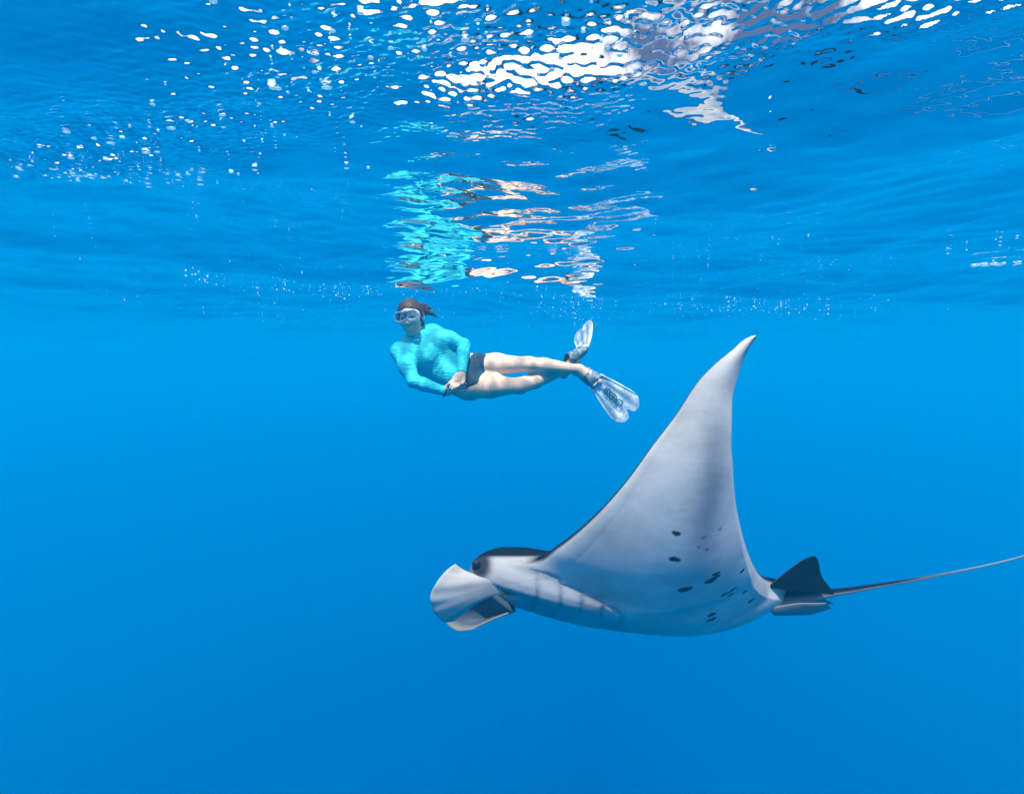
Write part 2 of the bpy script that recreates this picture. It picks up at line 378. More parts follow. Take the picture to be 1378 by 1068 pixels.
P_, C_ = sheet(mir, thk, cr); add_piece(P_, C_, True)
# ---- tail
tp = bez([at(985, 811, 2.72 * K), at(1015, 808, 2.735 * K), at(1040, 804, 2.75 * K), at(1062, 801, 2.76 * K), at(1090, 799, 2.77 * K), at(1120, 797, 2.78 * K), at(1180, 788, 2.80 * K), at(1260, 774, 2.82 * K), at(1330, 760, 2.85 * K), at(1378, 748, 2.87 * K), at(1470, 722, 2.9 * K), at(1560, 705, 2.95 * K)], 120)
tt = np.linspace(0, 1, 120); tr_ = np.interp(tt, [0, .06, .13, .18, .23, .34, .48, .7, 1], [.03 * K, .074 * K, .066 * K, .043 * K, .021 * K, .0115 * K, .007 * K, .005 * K, .003 * K])
tg = np.gradient(tp, axis=0); tg /= np.linalg.norm(tg, axis=1, keepdims=True)
a1 = np.cross(tg, d_); a1 /= np.linalg.norm(a1, axis=1, keepdims=True); a2 = np.cross(a1, tg)
ph = np.linspace(0, 2 * math.pi, 17)[:-1]
tail = tp[:, None] + tr_[:, None, None] * (np.cos(ph)[None, :, None] * a1[:, None] + np.sin(ph)[None, :, None] * a2[:, None])
below = smooth(-.15, .3, -np.sin(ph) - .35 * np.cos(ph))[None, :, None]
add_piece(tail, (DARK * (1 - below) + WHITE * .55 * below) * (1 - smooth(.35, .58, tt)[:, None, None]) + np.array([.17, .21, .25]) * smooth(.35, .58, tt)[:, None, None], True)
# ---- dorsal fin: profile traced in its own plane, lens section
base0 = at(1036, 787, 2.74 * K); base1 = at(1122, 797, 2.78 * K)
front = bez([at(1032, 790, 2.64 * K), at(1046, 778, 2.66 * K), at(1062, 765.5, 2.69 * K), at(1079, 754, 2.72 * K), at(1090, 749, 2.74 * K), at(1096, 748, 2.745 * K), at(1099.5, 750.5, 2.745 * K)], 40)
back = bez([at(1123, 800, 2.69 * K), at(1116, 789, 2.70 * K), at(1107.5, 778, 2.72 * K), at(1103.5, 767, 2.73 * K), at(1102, 758, 2.74 * K), at(1100, 751, 2.745 * K)], 40)
w_ = np.linspace(0, 1, 25)[None, :, None]
fin_m = front[:, None] * (1 - w_) + back[:, None] * w_
fth = K * .013 * np.sin(np.linspace(0, 1, 25) * math.pi)[None, :] ** .8 * np.linspace(1, .25, 40)[:, None] + .0006
P_, C_ = sheet(fin_m, fth, np.broadcast_to(DARK, fin_m.shape).copy()); add_piece(P_, C_, True)
# ---- pelvic fins: a flat lobe either side of the tail root
for sg in (1, -1):
    off = l_ * (.055 * sg)
    if sg > 0:
        fr_ = [at(1034, 818, 2.67 * K), at(1080, 811, 2.67 * K), at(1112, 811, 2.69 * K)]; bk_ = [at(1042, 828, 2.71 * K), at(1085, 827, 2.72 * K), at(1119, 818, 2.73 * K)]
    else:
        fr_ = [at(1055, 812, 2.76 * K), at(1085, 806, 2.78 * K), at(1110, 806, 2.79 * K)]; bk_ = [at(1055, 822, 2.80 * K), at(1085, 815, 2.83 * K), at(1122, 812, 2.84 * K)]
    fa_, fb_ = bez(fr_, 24), bez(bk_, 24); w3 = np.linspace(0, 1, 14)[None, :, None]
    pm = fa_[:, None] * (1 - w3) + fb_[:, None] * w3
    pt = K * .010 * np.sin(np.linspace(0, 1, 14) * math.pi)[None, :] ** .7 * np.linspace(1, .5, 24)[:, None] * np.sqrt(np.clip((1 - np.linspace(0, 1, 24)) / .1, .02, 1))[:, None] + .0006
    cp_ = np.broadcast_to(WHITE * .42, pm.shape).copy(); k_ = (smooth(.35, .9, w3[..., 0]) * np.ones((24, 1)))[..., None] * .7; cp_ = cp_ * (1 - k_) + GREY * k_
    P_, C_ = sheet(pm, pt, cp_); add_piece(P_, C_, True)
MV = np.concatenate(MV); MC = np.concatenate(MC); MF = np.concatenate(MF)
manta = tag(empty('manta_ray', M0), 'manta ray with dark back and white spotted belly, wing raised, gliding below the snorkeler', 'manta ray')
me = mesh_np('manta_body', MV - M0, MF)
ca = me.color_attributes.new('skin', 'FLOAT_COLOR', 'POINT')
ca.data.foreach_set('color', np.concatenate([MC, np.ones((len(MC), 1))], 1).astype(np.float32).ravel())
m, nt, out = new_mat('manta_skin')
vc = node(nt, 'ShaderNodeAttribute', attribute_name='skin')
tcn = node(nt, 'ShaderNodeTexCoord')
mn = node(nt, 'ShaderNodeTexNoise', {'Vector': tcn.outputs['Object'], 'Scale': 7.0, 'Detail': 6.0, 'Roughness': .6})
mr = node(nt, 'ShaderNodeMapRange', {'Value': mn.outputs['Fac'], 'From Min': .3, 'From Max': .7, 'To Min': .78, 'To Max': 1.10})
smp = node(nt, 'ShaderNodeMapping', {'Vector': tcn.outputs['Object'], 'Scale': (6.0, 40.0, 40.0), 'Rotation': (0, R(20), 0)})
sn = node(nt, 'ShaderNodeTexNoise', {'Vector': smp.outputs[0], 'Scale': 1.0, 'Detail': 7.0, 'Roughness': .7})      # fine rubbed streaks along the body
sr = node(nt, 'ShaderNodeMapRange', {'Value': sn.outputs['Fac'], 'From Min': .3, 'From Max': .7, 'To Min': .90, 'To Max': 1.06})
mot = math_node(nt, 'MULTIPLY', mr.outputs[0], sr.outputs[0])
mm = node(nt, 'ShaderNodeVectorMath', {0: vc.outputs['Color'], 1: mot}, operation='MULTIPLY')
fn = node(nt, 'ShaderNodeTexNoise', {'Vector': tcn.outputs['Object'], 'Scale': 160.0, 'Detail': 3.0})
bp = node(nt, 'ShaderNodeBump', {'Height': fn.outputs['Fac'], 'Strength': .05, 'Distance': .004})
ps = node(nt, 'ShaderNodeBsdfPrincipled', {'Base Color': mm.outputs[0], 'Roughness': .42, 'Normal': bp.outputs[0], 'Specular IOR Level': .06})
nt.links.new(ps.outputs[0], out.inputs['Surface'])
body = link_obj('body', me, manta, m)
# ---- eyes on the corners of the head
m, nt, out = new_mat('manta_eye')
ps = node(nt, 'ShaderNodeBsdfPrincipled', {'Base Color': (.012, .016, .024, 1), 'Roughness': .35, 'Specular IOR Level': .15})
nt.links.new(ps.outputs[0], out.inputs['Surface'])
eye_l = at(641, 759, 2.505 * K)
for sg in (1, -1):
    rel = eye_l - M0
    if sg < 0: rel = rel - 2 * (rel @ l_) * l_
    bm = bmesh.new(); bmesh.ops.create_uvsphere(bm, u_segments=24, v_segments=16, radius=1)
    for v in bm.verts: v.co = Vector(rel) + Vector((v.co.x * .024 * K, v.co.y * .016 * K, v.co.z * .022 * K))
    for f in bm.faces: f.smooth = True
    em = bpy.data.meshes.new('eye'); bm.to_mesh(em); bm.free(); link_obj('eye', em, manta, m)
# ------------------------------------------------------------------ signed-distance modelling for the swimmer
def surface_nets(F, origin, h):
    nx, ny, nz = F.shape
    S = F < 0
    acc = np.zeros((nx - 1, ny - 1, nz - 1, 3), np.float32); cnt = np.zeros((nx - 1, ny - 1, nz - 1), np.float32)
    corners = [(i, j, k) for i in (0, 1) for j in (0, 1) for k in (0, 1)]
    def sub(A, c): return A[c[0]:nx - 1 + c[0], c[1]:ny - 1 + c[1], c[2]:nz - 1 + c[2]]
    for a in corners:
        for ax_ in range(3):
            if a[ax_]: continue
            b = list(a); b[ax_] = 1; b = tuple(b)
            fa, fb = sub(F, a), sub(F, b); x = (fa < 0) != (fb < 0)
            t = np.where(x, fa / np.where(x, fa - fb, 1), 0)
            for d in range(3):
                acc[..., d] += np.where(x, a[d] + (t if d == ax_ else 0), 0)
            cnt += x
    act = cnt > 0
    idx = np.full(act.shape, -1, np.int64); idx[act] = np.arange(act.sum())
    g = np.stack(np.nonzero(act), -1)
    V = origin + h * (g + acc[act] / cnt[act][:, None])
    faces = []
    for ax_ in range(3):
        o1, o2 = [d for d in range(3) if d != ax_]
        sl0 = [slice(1, n - 1) for n in F.shape]; sl1 = list(sl0); sl0[ax_] = slice(0, F.shape[ax_] - 1); sl1[ax_] = slice(1, F.shape[ax_])
        A, B = S[tuple(sl0)], S[tuple(sl1)]
        e = np.stack(np.nonzero(A != B), -1); flip = A[tuple(e.T)]
        base = e.copy(); base[:, o1] += 1; base[:, o2] += 1
        def vid(d1, d2):
            q = base.copy(); q[:, o1] -= d1; q[:, o2] -= d2; return idx[q[:, 0], q[:, 1], q[:, 2]]
        f = np.stack([vid(0, 0), vid(1, 0), vid(1, 1), vid(0, 1)], -1)
        if ax_ == 1: flip = ~flip
        f[~flip] = f[~flip][:, ::-1]
        faces.append(f)
    F_ = np.concatenate(faces); F_ = F_[(F_ >= 0).all(1)]
    return V, F_
class Field:
    def __init__(self, lo, hi, h):
        self.lo = np.asarray(lo, float); self.h = h
        n = np.ceil((np.asarray(hi) - self.lo) / h).astype(int) + 1
        self.F = np.full(n, 1.0, np.float32)
        self.ax = [self.lo[d] + h * np.arange(n[d]) for d in range(3)]
    def box(self, lo, hi):
        s = []
        for d in range(3):
            a = int(np.clip(math.floor((lo[d] - self.lo[d]) / self.h), 0, len(self.ax[d]) - 1)); b = int(np.clip(math.ceil((hi[d] - self.lo[d]) / self.h) + 1, a + 1, len(self.ax[d])))
            s.append(slice(a, b))
        s = tuple(s); P = np.stack(np.meshgrid(*[self.ax[d][s[d]] for d in range(3)], indexing='ij'), -1); return s, P
    def merge(self, s, d, k):
        f = self.F[s]; hh = np.clip(.5 + .5 * (f - d) / k, 0, 1)
        self.F[s] = f * (1 - hh) + d * hh - k * hh * (1 - hh)
    def cone(self, a, b, ra, rb, k=.02):
        a, b = np.asarray(a, float), np.asarray(b, float); mrg = max(ra, rb) + .06
        s, P = self.box(np.minimum(a, b) - mrg, np.maximum(a, b) + mrg)
        ab = b - a; t = np.clip(((P - a) @ ab) / (ab @ ab), 0, 1)
        t2 = t * t * (3 - 2 * t) * .35 + t * .65
        d = np.linalg.norm(P - a - t[..., None] * ab, axis=-1) - (ra + (rb - ra) * t2)
        self.merge(s, d, k); return self
    def chain(self, pts, rad, k=.02):
        for i in range(len(pts) - 1): self.cone(pts[i], pts[i + 1], rad[i], rad[i + 1], k)
        return self
    def ell(self, c, axes, rad, k=.02, cut=False):
        c = np.asarray(c, float); axes = np.asarray(axes, float); rad = np.asarray(rad, float); mrg = rad.max() + .06
        s, P = self.box(c - mrg, c + mrg); q = (P - c) @ axes.T
        k0 = np.linalg.norm(q / rad, axis=-1); k1 = np.linalg.norm(q / rad ** 2, axis=-1) + 1e-9
        d = k0 * (k0 - 1) / k1
        if cut: self.F[s] = np.maximum(self.F[s], -d)
        else: self.merge(s, d, k)
        return self
    def half(self, p, n):                                   # keep the side n points away from
        P = np.stack(np.meshgrid(*self.ax, indexing='ij'), -1); n = np.asarray(n, float); n /= np.linalg.norm(n)
        self.F = np.maximum(self.F, ((P - np.asarray(p)) @ n).astype(np.float32)); return self
    def mesh(self, name):
        V, F = surface_nets(self.F, self.lo, self.h); return V, F
def unit(v): v = np.asarray(v, float); return v / np.linalg.norm(v)
def relax(V, F, n=2, f=.5):
    e = np.concatenate([F[:, [0, 1]], F[:, [1, 2]], F[:, [2, 3]], F[:, [3, 0]]])
    for _ in range(n):
        A = np.zeros_like(V); c = np.zeros(len(V))
        np.add.at(A, e[:, 0], V[e[:, 1]]); np.add.at(A, e[:, 1], V[e[:, 0]]); np.add.at(c, e[:, 0], 1); np.add.at(c, e[:, 1], 1)
        V = V * (1 - f) + f * A / np.maximum(c, 1)[:, None]
    return V

# ------------------------------------------------------------------ joints
P0 = at(628, 506, 3.24)                                     # pelvis: origin of the figure
neck = at(558, 453, 3.21); chest = at(569, 470, 3.22); waist = at(598, 494, 3.23); pelv = P0
shR, shL = at(537, 472, 3.12), at(582, 447, 3.29)
elR, wrR = at(557, 513, 3.00), at(600, 527, 3.04)
elL, wrL = at(624, 464, 3.22), at(621, 503, 3.06)
hipR, hipL = at(634, 520, 3.20), at(640, 491, 3.28)
knR, anR = at(700, 519, 3.10), at(762, 497, 3.32)
knL, anL = at(711, 490, 3.14), at(780, 497, 3.22)
axis_t = unit(pelv - neck); lat = unit(shL - shR); lat = unit(lat - axis_t * (lat @ axis_t)); frontv = unit(np.cross(axis_t, lat))
if frontv[1] > 0: frontv = -frontv
# head frame
h_up = unit([-.17, -.06, 1.0]); h_f = unit(np.array([-.06, -1.0, -.02]) - 0); h_f = unit(h_f - h_up * (h_f @ h_up)); h_r = np.cross(h_f, h_up)     # h_r points to image left... her right
if h_r[0] > 0: h_r = -h_r
HC = at(553, 427.5, 3.17)
def hp(r, u, f): return HC + r * h_r + u * h_up + f * h_f
HAX = np.stack([h_r, h_up, h_f])

def torso(fl, g=0.0, arms=True):
    for sg in (1, -1):
        fl.chain([chest + lat * .062 * sg - axis_t * .035, chest + lat * .055 * sg + axis_t * .05, waist + lat * .045 * sg, pelv + lat * .058 * sg], [.083 + g, .086 + g, .076 + g, .090 + g], .05)
        fl.ell(chest + lat * .068 * sg + frontv * .070 + axis_t * .050, np.stack([lat, axis_t, frontv]), np.array([.060, .062, .055]) + g, .035)
    fl.chain([shR + axis_t * .01, chest - axis_t * .05, shL + axis_t * .01], [.047 + g, .068 + g, .047 + g], .06)
    return fl
def arm(fl, sh, el, wr, g=0.0):
    fl.chain([sh, sh * .45 + el * .55, el], [.047 + g, .044 + g, .038 + g], .04)
    fl.chain([el, el * .68 + wr * .32, wr], [.037 + g, .038 + g, .026 + g], .015)
    return fl
def hand(fl, wr, palm_end, tips, thumb, curl):
    pd = unit(palm_end - wr); across = unit(tips[3] - tips[0]); across = unit(across - pd * (across @ pd))
    pc = (wr * .45 + palm_end * .55); nrm_ = np.cross(pd, across)
    fl.cone(wr, wr + pd * .03, .025, .027, .01)
    fl.ell(pc, np.stack([across, pd, nrm_]), (.040, .052, .016), .012)
    for i, tp in enumerate(tips):
        base = palm_end + across * (-.028 + .0187 * i)
        midp = (base + tp) / 2 + curl * .014
        fl.chain([base, midp, tp], [.0098, .0088, .0070], .004)
    fl.chain([wr + pd * .025 - across * .03 * thumb[1], thumb[0] * .5 + (wr + pd * .035 - across * .04 * thumb[1]) * .5, thumb[0]], [.012, .0105, .0085], .006)
    return fl
fl = Field(at(523, 545, 3.0) - np.array([.05, .20, .05]), at(815, 400, 3.4) + np.array([.02, .10, .02]), .0062)
torso(fl, -.004)
arm(fl, shR, elR, wrR, -.004); arm(fl, shL, elL, wrL, -.004)
# neck and head
fl.chain([neck + axis_t * .03, hp(0, -.075, -.02)], [.056, .048], .03)
fl.ell(hp(0, .022, -.012), HAX, (.074, .090, .094), .02)             # skull
fl.ell(hp(0, -.045, .028), HAX, (.056, .066, .058), .025)            # face and jaw
fl.ell(hp(0, -.098, .052), HAX, (.024, .018, .022), .02)             # chin
for sg in (1, -1):
    fl.ell(hp(.040 * sg, -.020, .060), HAX, (.024, .020, .018), .02)  # cheeks
    fl.ell(hp(.076 * sg, -.008, -.010), HAX, (.010, .030, .018), .006)  # ears
fl.chain([hp(0, .012, .082), hp(0, -.030, .104)], [.010, .0155], .012)   # nose
for sg in (1, -1): fl.ell(hp(.011 * sg, -.034, .094), HAX, (.009, .008, .010), .006)
fl.ell(hp(0, -.060, .086), HAX, (.024, .0070, .010), .006)            # upper lip
fl.ell(hp(0, -.074, .083), HAX, (.020, .0075, .010), .006)            # lower lip
# pelvis and legs
fl.ell(pelv + axis_t * .03, np.stack([lat, axis_t, frontv]), (.15, .12, .095), .05)
fl.chain([hipL, hipL * .6 + knL * .4, knL], [.081, .070, .047], .04)
fl.chain([knL, knL * .7 + anL * .3 + np.array([0, .01, 0]), anL], [.050, .050, .031], .02)
fl.chain([hipR, hipR * .6 + knR * .4, knR], [.081, .072, .049], .04)
fl.chain([knR, knR * .7 + anR * .3, anR], [.052, .051, .032], .02)
for sg, hp_ in ((1, hipL), (-1, hipR)): fl.ell(hp_ * .75 + pelv * .25 - frontv * .05, np.stack([lat, axis_t, frontv]), (.075, .085, .065), .05)
# feet, pointed into the fins
toL = at(806, 513, 3.17); toR = at(787, 468, 3.42)
heelL = anL + unit(anL - toL) * .025 + np.array([0, .02, -.03]); heelR = anR + unit(anR - toR) * .025 + np.array([.0, .02, -.02])
for an, to, he in ((anL, toL, heelL), (anR, toR, heelR)):
    fl.chain([he, an * .5 + to * .5, to], [.030, .034, .024], .02); fl.cone(an, an * .6 + to * .4, .031, .034, .02)
# hands: her left lies over her right in front of the hips
pl = at(614, 514, 3.02)
tipsL = [at(612, 523, 2.985), at(608, 524, 2.98), at(605, 522, 2.985), at(602, 518, 3.00)]
hand(fl, wrL, pl, tipsL, (at(622, 516, 2.985), 1), np.array([0, -1, 0]))
pr_ = at(609, 522, 3.035)
tipsR = [at(623, 525, 3.06), at(626, 520, 3.05), at(627, 515.5, 3.04), at(625, 511.5, 3.03)]
hand(fl, wrR, pr_, tipsR, (at(616, 511, 3.01), -1), np.array([0, -.6, -.3]))
V, F = fl.mesh('person'); V = relax(V, F, 1, .35)
person = tag(empty('person', P0), 'snorkeler in turquoise long-sleeved top, mask and clear fins, lying on her side under the surface', 'person')
def add(name, V, F, parent, mat, smooth_=True):
    return link_obj(name, mesh_np(name, np.asarray(V) - P0, F, smooth_), parent, mat)
def pmat(name, color, rough, noise=0, nscale=20, bump=0, bscale=80, **kw):
    m, nt, out = new_mat(name)
    tcn = node(nt, 'ShaderNodeTexCoord')
    base = None
    ins = {'Roughness': rough, 'Specular IOR Level': .12}; ins.update(kw)
    if noise:
        nz_ = node(nt, 'ShaderNodeTexNoise', {'Vector': tcn.outputs['Object'], 'Scale': nscale, 'Detail': 5.0})
        mr = node(nt, 'ShaderNodeMapRange', {'Value': nz_.outputs['Fac'], 'From Min': .3, 'From Max': .7, 'To Min': 1 - noise, 'To Max': 1 + noise})
        vm = node(nt, 'ShaderNodeVectorMath', {0: color[:3], 1: mr.outputs[0]}, operation='MULTIPLY'); ins['Base Color'] = vm.outputs[0]
    else: ins['Base Color'] = (*color[:3], 1)
    if bump:
        bn = node(nt, 'ShaderNodeTexNoise', {'Vector': tcn.outputs['Object'], 'Scale': bscale, 'Detail': 3.0})
        ins['Normal'] = node(nt, 'ShaderNodeBump', {'Height': bn.outputs['Fac'], 'Strength': bump, 'Distance': .006}).outputs[0]
    ps = node(nt, 'ShaderNodeBsdfPrincipled', ins); nt.links.new(ps.outputs[0], out.inputs['Surface'])
    return m
skin = pmat('skin', (.66, .49, .35), .5, .10, 14, .08, 220)
add('body', V, F, person, skin)
# ---- rash guard
rg = Field(at(523, 545, 3.0) - np.array([.05, .20, .05]), at(650, 425, 3.3) + np.array([.05, .12, .02]), .0062)
torso(rg, .004); 
rg.half(pelv + axis_t * .005 - lat * .0, axis_t)                          # hem
arm(rg, shR, elR, wrR, .004); arm(rg, shL, elL, wrL, .004)
rg.chain([chest - axis_t * .03, neck + axis_t * .02, hp(0, -.118, -.03)], [.07, .064, .056], .03)                         # collar
V, F = rg.mesh('rash_guard')
# sleeves end at the wrist
for wr, el in ((wrR, elR), (wrL, elL)):
    d = unit(wr - el); t = (V - wr) @ d; near_ = np.linalg.norm(V - wr, axis=1) < .07
    mv = near_ & (t > -.004); V[mv] -= d * (t[mv] + .004)[:, None]
# folds pulled across the front and crinkles in the sleeves
tq = (V - neck) @ axis_t; lq = (V - neck) @ lat; fq = (V - chest) @ frontv
fold = .0014 * np.sin((tq * .95 + lq * .22 + .006 * np.sin(lq * 31)) * 210) * (.6 + .4 * np.sin(lq * 23 + tq * 19)) * smooth(.10, .25, tq) * smooth(-.02, .05, fq)
n_out = frontv[None] * fold[:, None]; V = V + n_out
V = relax(V, F, 1, .3)
m, nt, out = new_mat('rash_guard_fabric')
tcn = node(nt, 'ShaderNodeTexCoord')
mp = node(nt, 'ShaderNodeMapping', {'Vector': tcn.outputs['Object'], 'Rotation': (0, R(38), 0), 'Scale': (.6, 1, 3.6)})
fz = node(nt, 'ShaderNodeTexNoise', {'Vector': mp.outputs[0], 'Scale': 22.0, 'Detail': 3.0, 'Distortion': .8})
bp = node(nt, 'ShaderNodeBump', {'Height': fz.outputs['Fac'], 'Strength': .45, 'Distance': .02})
ps = node(nt, 'ShaderNodeBsdfPrincipled', {'Base Color': (.03, .50, .60, 1), 'Roughness': .55, 'Normal': bp.outputs[0], 'Specular IOR Level': .1})
nt.links.new(ps.outputs[0], out.inputs['Surface'])
add('rash_guard', V, F, person, m)
# ---- swim bottoms
sb_ = Field(at(600, 550, 3.1) - np.array([.02, .15, .02]), at(665, 470, 3.4) + np.array([.02, .10, .02]), .0062)
torso(sb_, .0005); sb_.ell(pelv + axis_t * .03, np.stack([lat, axis_t, frontv]), (.1535, .1235, .0985), .05)
sb_.chain([hipL, hipL * .6 + knL * .4], [.0835, .072], .04); sb_.chain([hipR, hipR * .6 + knR * .4], [.0835, .074], .04)
for sg, hp_ in ((1, hipL), (-1, hipR)): sb_.ell(hp_ * .75 + pelv * .25 - frontv * .05, np.stack([lat, axis_t, frontv]), (.0775, .0875, .0675), .05)
sb_.half(pelv - axis_t * .06, -axis_t)
crotch = pelv + axis_t * .115
sb_.half(crotch + lat * .035, unit(axis_t * .75 + lat * .66)); sb_.half(crotch - lat * .035, unit(axis_t * .75 - lat * .66))
V, F = sb_.mesh('swim_bottoms'); add('swim_bottoms', relax(V, F, 1, .3), F, person, pmat('swim_fabric', (.012, .035, .06), .6))
# ---- hair: close cap with the hairline cut away, a loose tail floating behind
hr = Field(HC - .26, HC + .26, .0055)
hr.ell(hp(0, .026, -.016), HAX, (.083, .098, .101), .02)
hr.ell(hp(.0, -.040, -.07), HAX, (.060, .06, .045), .03)
hr.ell(hp(0, -.035, .085), HAX, (.071, .100, .092), .02, cut=True)
for i in range(9):
    r_ = np.random.default_rng(40 + i); j = lambda a: r_.uniform(-a, a)
    p0_ = hp(-.045 + j(.02), .05 + j(.03), -.075 + j(.02))
    p1_ = p0_ - h_r * (.038 + j(.02)) + h_up * (-.012 + j(.025)) - h_f * .03
    p2_ = p1_ - h_r * (.025 + j(.015)) + h_up * (-.015 + j(.03)) - h_f * .02
    hr.chain([p0_, p1_, p2_], [.020, .011, .003], .008)
V, F = hr.mesh('hair'); V = relax(V, F, 1, .3)
q = (V - HC) @ HAX.T; V = V + unit([1, 0, .3]) * (.002 * np.sin(q[:, 0] * 420 + 30 * np.sin(q[:, 2] * 30)))[:, None]
add('hair', V, F, person, pmat('hair', (.045, .026, .016), .45, .4, 60, .5, 160))
# ---- eyes behind the mask
em_w = pmat('eye_white', (.75, .73, .70), .2); em_d = pmat('iris', (.03, .025, .02), .15)
def ball(name, c, rad, parent, mat, axes=HAX, seg=16):
    bm = bmesh.new(); bmesh.ops.create_uvsphere(bm, u_segments=seg, v_segments=max(8, seg // 2 + 2), radius=1)
    for v in bm.verts:
        p = np.asarray(c) + np.array([v.co.x * rad[0], v.co.y * rad[1], v.co.z * rad[2]]) @ axes - P0; v.co = Vector(p)
    for f in bm.faces: f.smooth = True
    me_ = bpy.data.meshes.new(name); bm.to_mesh(me_); bm.free(); return link_obj(name, me_, parent, mat)
for sg in (1, -1):
    e = ball('eye', hp(.031 * sg, .008, .074), (.014, .0095, .010), person, em_w); ball('iris', hp(.031 * sg, .008, .0825), (.0062, .0062, .003), e, em_d)
# ---- diving mask: soft clear skirt, frame with two lenses, strap
def tube(pts, rad, n=10, closed=False):
    pts = np.asarray(pts, float); N = len(pts)
    tg = np.roll(pts, -1, 0) - np.roll(pts, 1, 0) if closed else np.gradient(pts, axis=0)
    tg /= np.linalg.norm(tg, axis=1, keepdims=True) + 1e-12
    ref = np.array([.31, .67, .52]) if abs(tg[0] @ np.array([.31, .67, .52])) < .9 else np.array([1., 0, 0])
    a = np.cross(tg, ref); a /= np.linalg.norm(a, axis=1, keepdims=True); b = np.cross(tg, a)
    ph = np.linspace(0, 2 * math.pi, n + 1)[:-1]; rad = np.broadcast_to(np.asarray(rad, float), (N,))
    P = pts[:, None] + rad[:, None, None] * (np.cos(ph)[None, :, None] * a[:, None] + np.sin(ph)[None, :, None] * b[:, None])
    if closed: P = np.concatenate([P, P[:1]], 0)
    return P.reshape(-1, 3), grid_faces(P.shape[0], n, 0, True)
def ring_pts(fn, n=40): return np.array([fn(t) for t in np.linspace(0, 2 * math.pi, n, endpoint=False)])
def lens_curve(sg, grow=0.0, f=.1):
    def fn(t):
        c, s = math.cos(t), math.sin(t); e = .62
        x = math.copysign(abs(c) ** e, c) * (.0325 + grow); y = math.copysign(abs(s) ** e, s) * (.026 + grow)
        if y < 0: x *= (1 + .25 * y / .026) if x * sg < 0 else 1                     # cut away beside the nose
        return hp(sg * .036 + (x if True else 0), .012 + y, f - .10 * abs(sg * .036 + x) ** 1.5 * 6 * .3)
    return fn
clear, nt, out = new_mat('clear_silicone')
a_ = node(nt, 'ShaderNodeBsdfPrincipled', {'Base Color': (.75, .85, .88, 1), 'Roughness': .25}); b_ = node(nt, 'ShaderNodeBsdfTransparent', {'Color': (.9, .97, 1, 1)})
mx_ = node(nt, 'ShaderNodeMixShader', {0: .55, 1: b_.outputs[0], 2: a_.outputs[0]}); nt.links.new(mx_.outputs[0], out.inputs['Surface'])
glass, nt, out = new_mat('mask_glass')
a_ = node(nt, 'ShaderNodeBsdfGlossy', {'Color': (1, 1, 1, 1), 'Roughness': .03}); b_ = node(nt, 'ShaderNodeBsdfTransparent', {'Color': (.22, .42, .50, 1)})
mx_ = node(nt, 'ShaderNodeMixShader', {0: .12, 1: b_.outputs[0], 2: a_.outputs[0]}); nt.links.new(mx_.outputs[0], out.inputs['Surface'])
frame_m = pmat('mask_frame', (.38, .46, .52), .3); bridge_m = pmat('mask_bridge', (.02, .08, .30), .35)
mask = tag(link_obj('diving_mask', mesh_np('diving_mask', *(lambda r: (r[0] - P0, r[1]))(tube(np.concatenate([ring_pts(lens_curve(1, .003, .117), 60)]), .0042, 10, True))), person, frame_m))
V, F = tube(ring_pts(lens_curve(-1, .003, .117), 60), .0042, 10, True); add('frame', V, F, mask, frame_m)
def outer(f, gx, gy):
    def fn(t):
        c, s = math.cos(t), math.sin(t); e = .7
        x = math.copysign(abs(c) ** e, c) * gx; y = math.copysign(abs(s) ** e, s) * gy
        return hp(x, .006 + y, f - 4.5 * x * x)
    return fn
sk = np.stack([ring_pts(outer(.114, .072, .036), 64), ring_pts(outer(.100, .078, .043), 64), ring_pts(outer(.080, .077, .045), 64)], 0)
sk = np.concatenate([sk, sk[:, :1]], 1); add('skirt', sk.reshape(-1, 3), grid_faces(3, 65), mask, clear)
V, F = tube(ring_pts(outer(.113, .0735, .0365), 64), .0045, 10, True); add('frame_rim', V, F, mask, frame_m)
for sg in (1, -1):
    rp_ = ring_pts(lens_curve(sg, 0, .117), 40); ctr = rp_.mean(0); V = np.concatenate([ctr[None], rp_]); F = np.array([[0, i + 1, (i + 1) % 40 + 1, (i + 1) % 40 + 1] for i in range(40)])
    me_ = bpy.data.meshes.new('lens'); me_.from_pydata([tuple(v - P0) for v in V], [], [(0, i + 1, (i + 1) % 40 + 1) for i in range(40)]); link_obj('lens', me_, mask, glass)
V, F = tube([hp(0, .040, .116), hp(0, .030, .119), hp(0, .016, .120), hp(0, .004, .120)], [.006, .009, .0085, .005], 10); add('bridge', V, F, mask, bridge_m)
st = [hp(.085 * math.cos(t) * 1.0, .010 + .018 * max(0, math.sin(t)), -.012 - .098 * math.sin(t) + (.03 if abs(math.sin(t)) < .05 else 0)) for t in np.linspace(-.25, math.pi + .25, 40)]
def ribbon(pts, wv, hw, th_):
    pts = np.asarray(pts); wv = unit(wv); tg = np.gradient(pts, axis=0); tg /= np.linalg.norm(tg, axis=1, keepdims=True); n = np.cross(tg, wv); n /= np.linalg.norm(n, axis=1, keepdims=True)
    P = np.stack([pts + wv * hw + n * th_, pts - wv * hw + n * th_, pts - wv * hw - n * th_, pts + wv * hw - n * th_], 1); return P.reshape(-1, 3), grid_faces(len(pts), 4, 0, True)
V, F = ribbon(st, h_up, .009, .0015); add('strap', V, F, mask, pmat('strap_rubber', (.10, .16, .20), .5), False)
